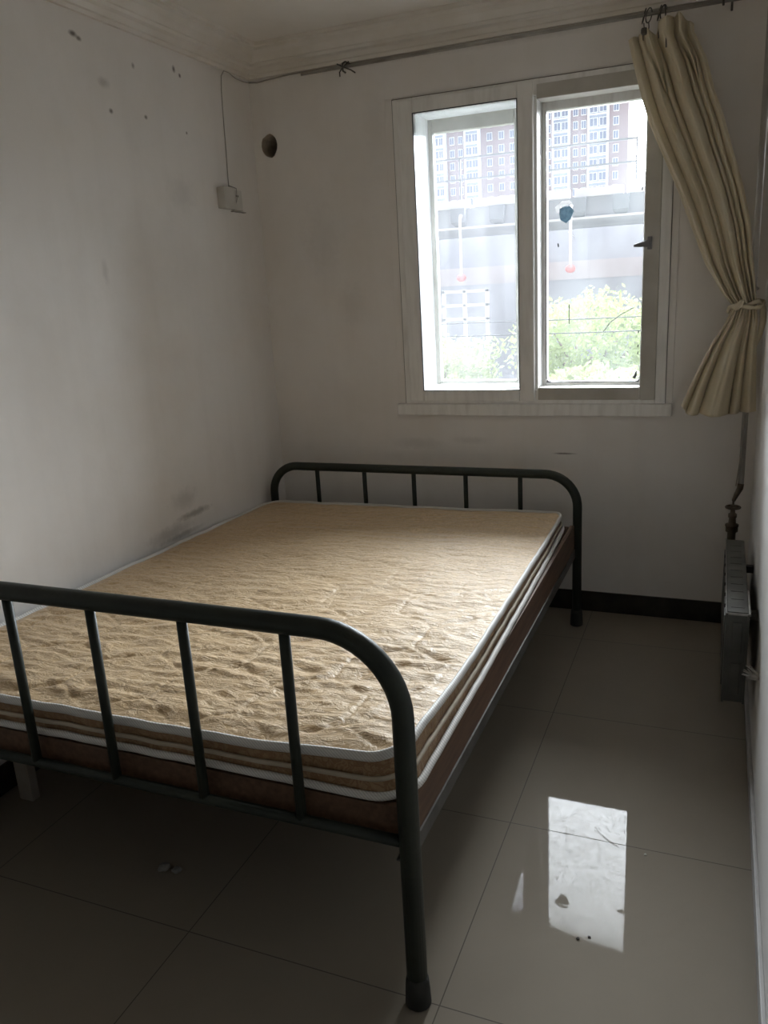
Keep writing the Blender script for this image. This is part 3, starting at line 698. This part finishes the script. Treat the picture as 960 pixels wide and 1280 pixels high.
# ---------------------------------------------------------------- electrics on the left wall
jb = empty('junction_box', (0, -.315, 1.93)); tag(jb, 'square white surface box on the left wall near the corner', 'switch box')
b = BM((0, .034, -.362, -.276, 1.888, 1.976), bev=.003); obj('box_body', b, m_plas, jb)
b = BM((.033, .041, -.364, -.274, 1.886, 1.978), bev=.003); obj('cover_plate', b, m_plas, jb)
so = empty('wall_socket', (0, -.215, 1.93)); tag(so, 'thin white socket plate right beside the square surface box', 'socket')
b = BM((0, .012, -.258, -.172, 1.887, 1.975), bev=.003); obj('face_plate', b, m_plas, so)
for y in (-.222, -.208):
    b = BM((.0115, .0128, y - .003, y + .003, 1.945, 1.953)); obj('socket_hole', b, m_gask, so)
b = BM((.0, .013, -.262, -.150, 1.880, 1.884)); obj('bottom_lip', b, m_wire, so)
b = bmesh.new()
tube(b, [(.003, -.262, 1.978), (.003, -.262, 2.02), (.004, -.257, 2.15), (.004, -.252, 2.28), (.004, -.246, 2.38), (.005, -.238, 2.44), (.012, -.225, 2.462), (.015, -.19, 2.461), (.006, -.12, 2.452), (.004, -.05, 2.452), (.006, -.006, 2.455)], .0022, 8)
tube(b, [(.003, -.262, 1.99), (.044, -.268, 1.975), (.044, -.269, 1.93), (.02, -.267, 1.885)], .002, 8)
tag(obj('wall_cable', b, m_wire, None, True), 'thin grey cable running down the left wall to the white box', 'cable')
b = bmesh.new()
tube(b, [(.004, -.006, 2.456), (.05, -.005, 2.450), (.10, -.005, 2.455), (.22, -.005, 2.461), (.40, -.005, 2.462), (.75, -.006, 2.463), (1.2, -.006, 2.463), (1.9, -.006, 2.463), (2.2, -.006, 2.463)], .003, 8)
tag(obj('wall_cable', b, m_wire, None, True), 'thin grey cable tucked under the cornice above the window', 'cable')

# ---------------------------------------------------------------- litter on the floor
m_paper = M('grey_paper', (.24, .23, .215), .8)
def scrap(name, x, y, r, seed, label, mat, cat, group=None, flat=.45):
    b = bmesh.new(); bmesh.ops.create_icosphere(b, subdivisions=2, radius=r)
    for v in b.verts:
        k_ = 1 + .45*noise.noise(v.co/r*1.3 + Vector((seed, 0, 0))); v.co = Vector((v.co.x*k_ + x, v.co.y*k_ + y, (v.co.z*k_ + r)*flat))
    mz = min(v.co.z for v in b.verts)
    for v in b.verts: v.co.z -= mz
    return tag(obj(name, b, mat), label, cat, group)
scrap('paper_scrap', .735, -2.122, .017, 1, 'small crumpled grey paper scrap on the dark floor under the bed', m_paper, 'litter')
scrap('paper_scrap', .775, -2.118, .013, 5, 'smaller grey paper scrap right of the crumpled one under the bed', m_paper, 'litter')
m_crumb = M('dark_crumb', (.05, .04, .035), .8); m_crw = M('pale_crumb', (.7, .68, .62), .8)
scrap('crumb', 1.841, -2.009, .004, 2, 'left one of the two dark crumbs on the shiny tiles', m_crumb, 'litter')
scrap('crumb', 1.866, -1.996, .004, 3, 'right one of the two dark crumbs on the shiny tiles', m_crumb, 'litter')
scrap('crumb', 1.964, -1.66, .0035, 4, 'tiny pale crumb on the tile toward the radiator', m_crw, 'litter')

# ---------------------------------------------------------------- outside
m_grnd = mott('outside_ground', (.20, .20, .18), (.28, .28, .25), .5, .9)
tag(obj('street_ground', BM((-160, 120, 2.0, 330, -5.2, -5.0)), m_grnd), kind='structure')
m_conc = mott('pale_concrete', (.36, .35, .37), (.29, .28, .31), .4, .85)
m_conl = mott('light_parapet', (.60, .56, .57), (.52, .48, .50), .6, .85)
m_cond = M('grey_steel', (.20, .20, .22), .7)
via = empty('elevated_road', (-3, 25, -5)); tag(via, 'grey elevated road with pale parapet running across outside the window', 'viaduct')
obj('girder', BM((-30, 22, 25, 31, 3.38, 4.02)), m_conc, via)
x = -29.8
while x < 21: obj('parapet_panel', BM((x, x + 1.55, 24.9, 25.1, 4.02, 4.28), bev=.02), m_conl, via); x += 1.7
obj('drain_pipe', BM((-30, 22, 24.85, 24.98, 3.34, 3.41)), m_conl, via)
for k in range(16):
    x = -16.2 + k*1.35; b = bmesh.new()
    hexa(b, [(x, 24.6, 3.55), (x + .5, 24.6, 3.55), (x + .42, 25, 3.42), (x + .08, 25, 3.42), (x, 24.6, 4.0), (x + .5, 24.6, 4.0), (x + .5, 25, 4.0), (x, 25, 4.0)]); obj('girder_bracket', b, m_cond, via)
for x in (-17.0, 8.5):
    b = bmesh.new(); tube(b, [(x, 27.5, -5), (x, 27.5, 3.38)], .55, 20); obj('pier', b, m_conc, via, True)
for z in (5.63, 4.95):
    obj('guard_rail', BM((-30, -.68, 24.97, 25.03, z - .03, z + .03)), m_cond, via)
for k in range(9):
    x = -.68 - k*2.9; obj('guard_post', BM((x - .03, x + .03, 24.97, 25.03, 4.28, 5.66)), m_cond, via)
wal = empty('boundary_wall', (-4, 33, -5)); tag(wal, 'long pale wall with a faint pinkish band behind the elevated road', 'wall')
obj('wall_body', BM((-45, 35, 33, 33.3, -5, 4.6)), mott('lavender_grey_render', (.40, .38, .42), (.34, .33, .37), .5, .9), wal)
tag(obj('wall_band', BM((-45, 35, 32.96, 33, 1.45, 2.2)), M('pale_pink_band', (.47, .40, .41), .9), wal), 'faint pink band')
m_red = M('red_lantern', (.55, .15, .14), .6)
for x, z, lb in ((-2.63, 1.80, 'faint red lantern seen low through the right window pane'), (-6.36, 1.72, 'faint red lantern seen low through the left window pane')):
    t = empty('red_lantern', (x, 24.4, z)); tag(t, lb, 'lantern')
    b = bmesh.new(); bmesh.ops.create_uvsphere(b, u_segments=16, v_segments=10, radius=.17)
    for v in b.verts: v.co = Vector((v.co.x + x, v.co.y + 24.4, v.co.z*.8 + z))
    obj('lantern_body', b, m_red, t, True); b = bmesh.new(); tube(b, [(x, 24.4, z + .12), (x, 24.4, 3.60), (x, 24.5, 3.75), (x, 24.98, 3.76)], .05, 8); obj('hanging_post', b, m_conl, t)

# apartment towers, far behind
m_brick = mott('pink_brown_cladding', (.29, .235, .26), (.26, .205, .23), .05, .9)
m_bay = M('white_bay', (.66, .68, .74), .8); m_wing = mott('blue_grey_cladding', (.30, .33, .42), (.26, .29, .38), .05, .9)
m_wg = M('dark_blue_window', (.17, .19, .28), .3); m_wf = M('white_window_frame', (.72, .73, .76), .7)
def tower(label, x0, x1, ztop_, bays, cols, seed):
    t = empty('apartment_tower', ((x0 + x1)/2, 216, -5)); tag(t, label, 'building')
    obj('tower_body', BM((x0, x1, 210, 224, -5, ztop_)), m_brick, t)
    for a, b2 in bays: obj('balcony_bay', BM((a, b2, 208.6, 210.1, -5, ztop_ - 1)), m_wing, t)
    proto = None; z = 20.6
    while z < ztop_ - 3:
        for (cx_, w, yy) in cols:
            if proto is None:
                b = bmesh.new(); box(b, -.5, .5, -.12, 0, 0, 1.9); proto = obj('window', b, m_wf, t); o = proto
                b = bmesh.new(); box(b, -.42, -.03, -.16, -.1, .14, 1.76); box(b, .03, .42, -.16, -.1, .14, 1.76); pn = obj('pane', b, m_wg, proto); q = pn
            else:
                o = proto.copy(); C.objects.link(o); q = pn.copy(); C.objects.link(q); q.parent = o
            o.parent = t; o.matrix_parent_inverse = Matrix.Translation(-Vector(t.location)); o.location = (cx_, yy, z); o.scale = (w, 1, 1)
        z += 3.0
    for a, b2 in bays:
        z = 20.1
        while z < ztop_ - 2: obj('floor_band', BM((a - .1, b2 + .1, 208.2, 208.7, z, z + .30)), m_bay, t); z += 3.0
        for xx in (a - .15, b2 - .15): obj('bay_pier', BM((xx, xx + .35, 208.1, 210, 15, ztop_)), m_bay, t)
tower('tall pink and blue apartment tower seen through the right pane', -40.5, -20.6, 42.0,
      [(-38.0, -34.2), (-29.6, -25.2)], [(-39.4, 1.3, 210), (-36.9, 1.7, 208.6), (-35.1, 1.7, 208.6), (-32.8, 1.2, 210), (-30.9, 1.2, 210), (-28.4, 2.0, 208.6), (-26.2, 1.8, 208.6), (-23.4, 1.3, 210)], 1)
tower('pink apartment tower with white bays seen through the left pane', -74.0, -46.0, 43.5,
      [(-68.6, -65.4), (-60.0, -56.5)], [(-70.3, 1.4, 210), (-67.7, 1.6, 208.6), (-66.3, 1.2, 208.6), (-63.8, 1.3, 210), (-61.6, 1.2, 210), (-59.0, 1.7, 208.6), (-57.4, 1.5, 208.6), (-54.0, 1.4, 210), (-51.0, 1.4, 210), (-48.2, 1.4, 210)], 2)

# white lattice balcony frame low on the left
lf = empty('white_lattice_frame', (-5.5, 22, -5)); tag(lf, 'white metal lattice frame rising beside the bushes outside the left pane', 'frame')
m_wm = M('white_metal', (.80, .80, .82), .5)
for x in (-6.25, -5.55, -4.82): b = BM((x - .05, x + .05, 21.95, 22.05, -5, 1.33)); obj('post', b, m_wm, lf)
for z in (1.28, .85, .42): b = BM((-6.3, -4.77, 21.95, 22.05, z - .04, z + .04)); obj('crossbar', b, m_wm, lf)

# bushes and trees below the road
m_leaf = mott('fresh_green_leaves', (.17, .22, .075), (.24, .28, .11), .9, .7)
m_leaf2 = mott('paler_green_leaves', (.20, .23, .11), (.25, .27, .14), .9, .7)
m_bark = mott('bark', (.12, .09, .06), (.18, .14, .10), 8, .9)
for lm, tcl in ((m_leaf, (.20, .25, .085, 1)), (m_leaf2, (.22, .25, .12, 1))):
    t_ = nd(lm, 'ShaderNodeBsdfTranslucent'); t_.inputs[0].default_value = tcl; x_ = nd(lm, 'ShaderNodeMixShader'); x_.inputs[0].default_value = .4
    lk(lm, P(lm).outputs[0], x_.inputs[1]); lk(lm, t_.outputs[0], x_.inputs[2]); lk(lm, x_.outputs[0], lm.node_tree.nodes['Material Output'].inputs[0])
def tree(x, y, zt_, R_, seed, mat, label, flat=.6):
    t = empty('leafy_tree', (x, y, -5)); tag(t, label, 'tree', None)
    r = random.Random(seed); zc = zt_ - R_*.98; b = bmesh.new()
    tube(b, [(x, y, -5), (x + .1, y, lerp(-5, zc, .5)), (x, y + .1, zc)], [.16, .12, .06], 10)
    for k in range(6):
        a = k*1.05; tube(b, [(x, y, zc - .8), (x + R_*.4*math.cos(a), y + R_*.4*math.sin(a), zc), (x + R_*.7*math.cos(a), y + R_*.7*math.sin(a), zc + R_*.35)], [.06, .04, .015], 6)
    obj('trunk', b, m_bark, t, True)
    b = bmesh.new()
    for k in range(9000):
        while True:
            p = Vector((r.uniform(-1, 1), r.uniform(-1, 1), r.uniform(-1, 1)))
            if .3 < p.length and p.x**4 + p.y**4 + p.z**4 < flat: break
        p *= 1 + .35*noise.noise(p*2.2 + Vector((seed, 0, 0)))
        c = Vector((x + p.x*R_, y + p.y*R_, zc + p.z*R_*.85)); s = r.uniform(.045, .09)
        u = Vector((r.uniform(-1, 1), r.uniform(-1, 1), r.uniform(-1, 1))).normalized(); w = u.orthogonal().normalized()
        b.faces.new([b.verts.new(c + u*s), b.verts.new(c + w*s*.5), b.verts.new(c - u*s), b.verts.new(c - w*s*.5)])
    obj('foliage', b, mat, t)
tree(-.6, 15.0, 1.50, 1.75, 1, m_leaf, 'green leafy tree filling the lower half of the right pane')
tree(-4.3, 15.2, .55, 1.55, 3, m_leaf2, 'pale green leafy tree in the lower half of the left pane')
tree(-8.6, 19.5, -.4, 1.9, 4, m_leaf2, 'low pale leafy tree below the white lattice frame')
tree(.3, 11.0, .15, 1.15, 5, m_leaf2, 'near pale leafy bush low in the right pane')
tree(-2.5, 11.2, -.1, 1.2, 7, m_leaf, 'near leafy bush at the bottom of the left pane')
for z, y, lb in ((.857, 10, 'upper one of two thin overhead cables outside the window'), (.640, 10, 'lower one of two thin overhead cables outside the window')):
    b = bmesh.new(); tube(b, [(-14, y, z + .08), (-6, y, z + .02), (0, y, z), (8, y, z + .05)], .010, 6); tag(obj('overhead_cable', b, m_gask), lb, 'cable')
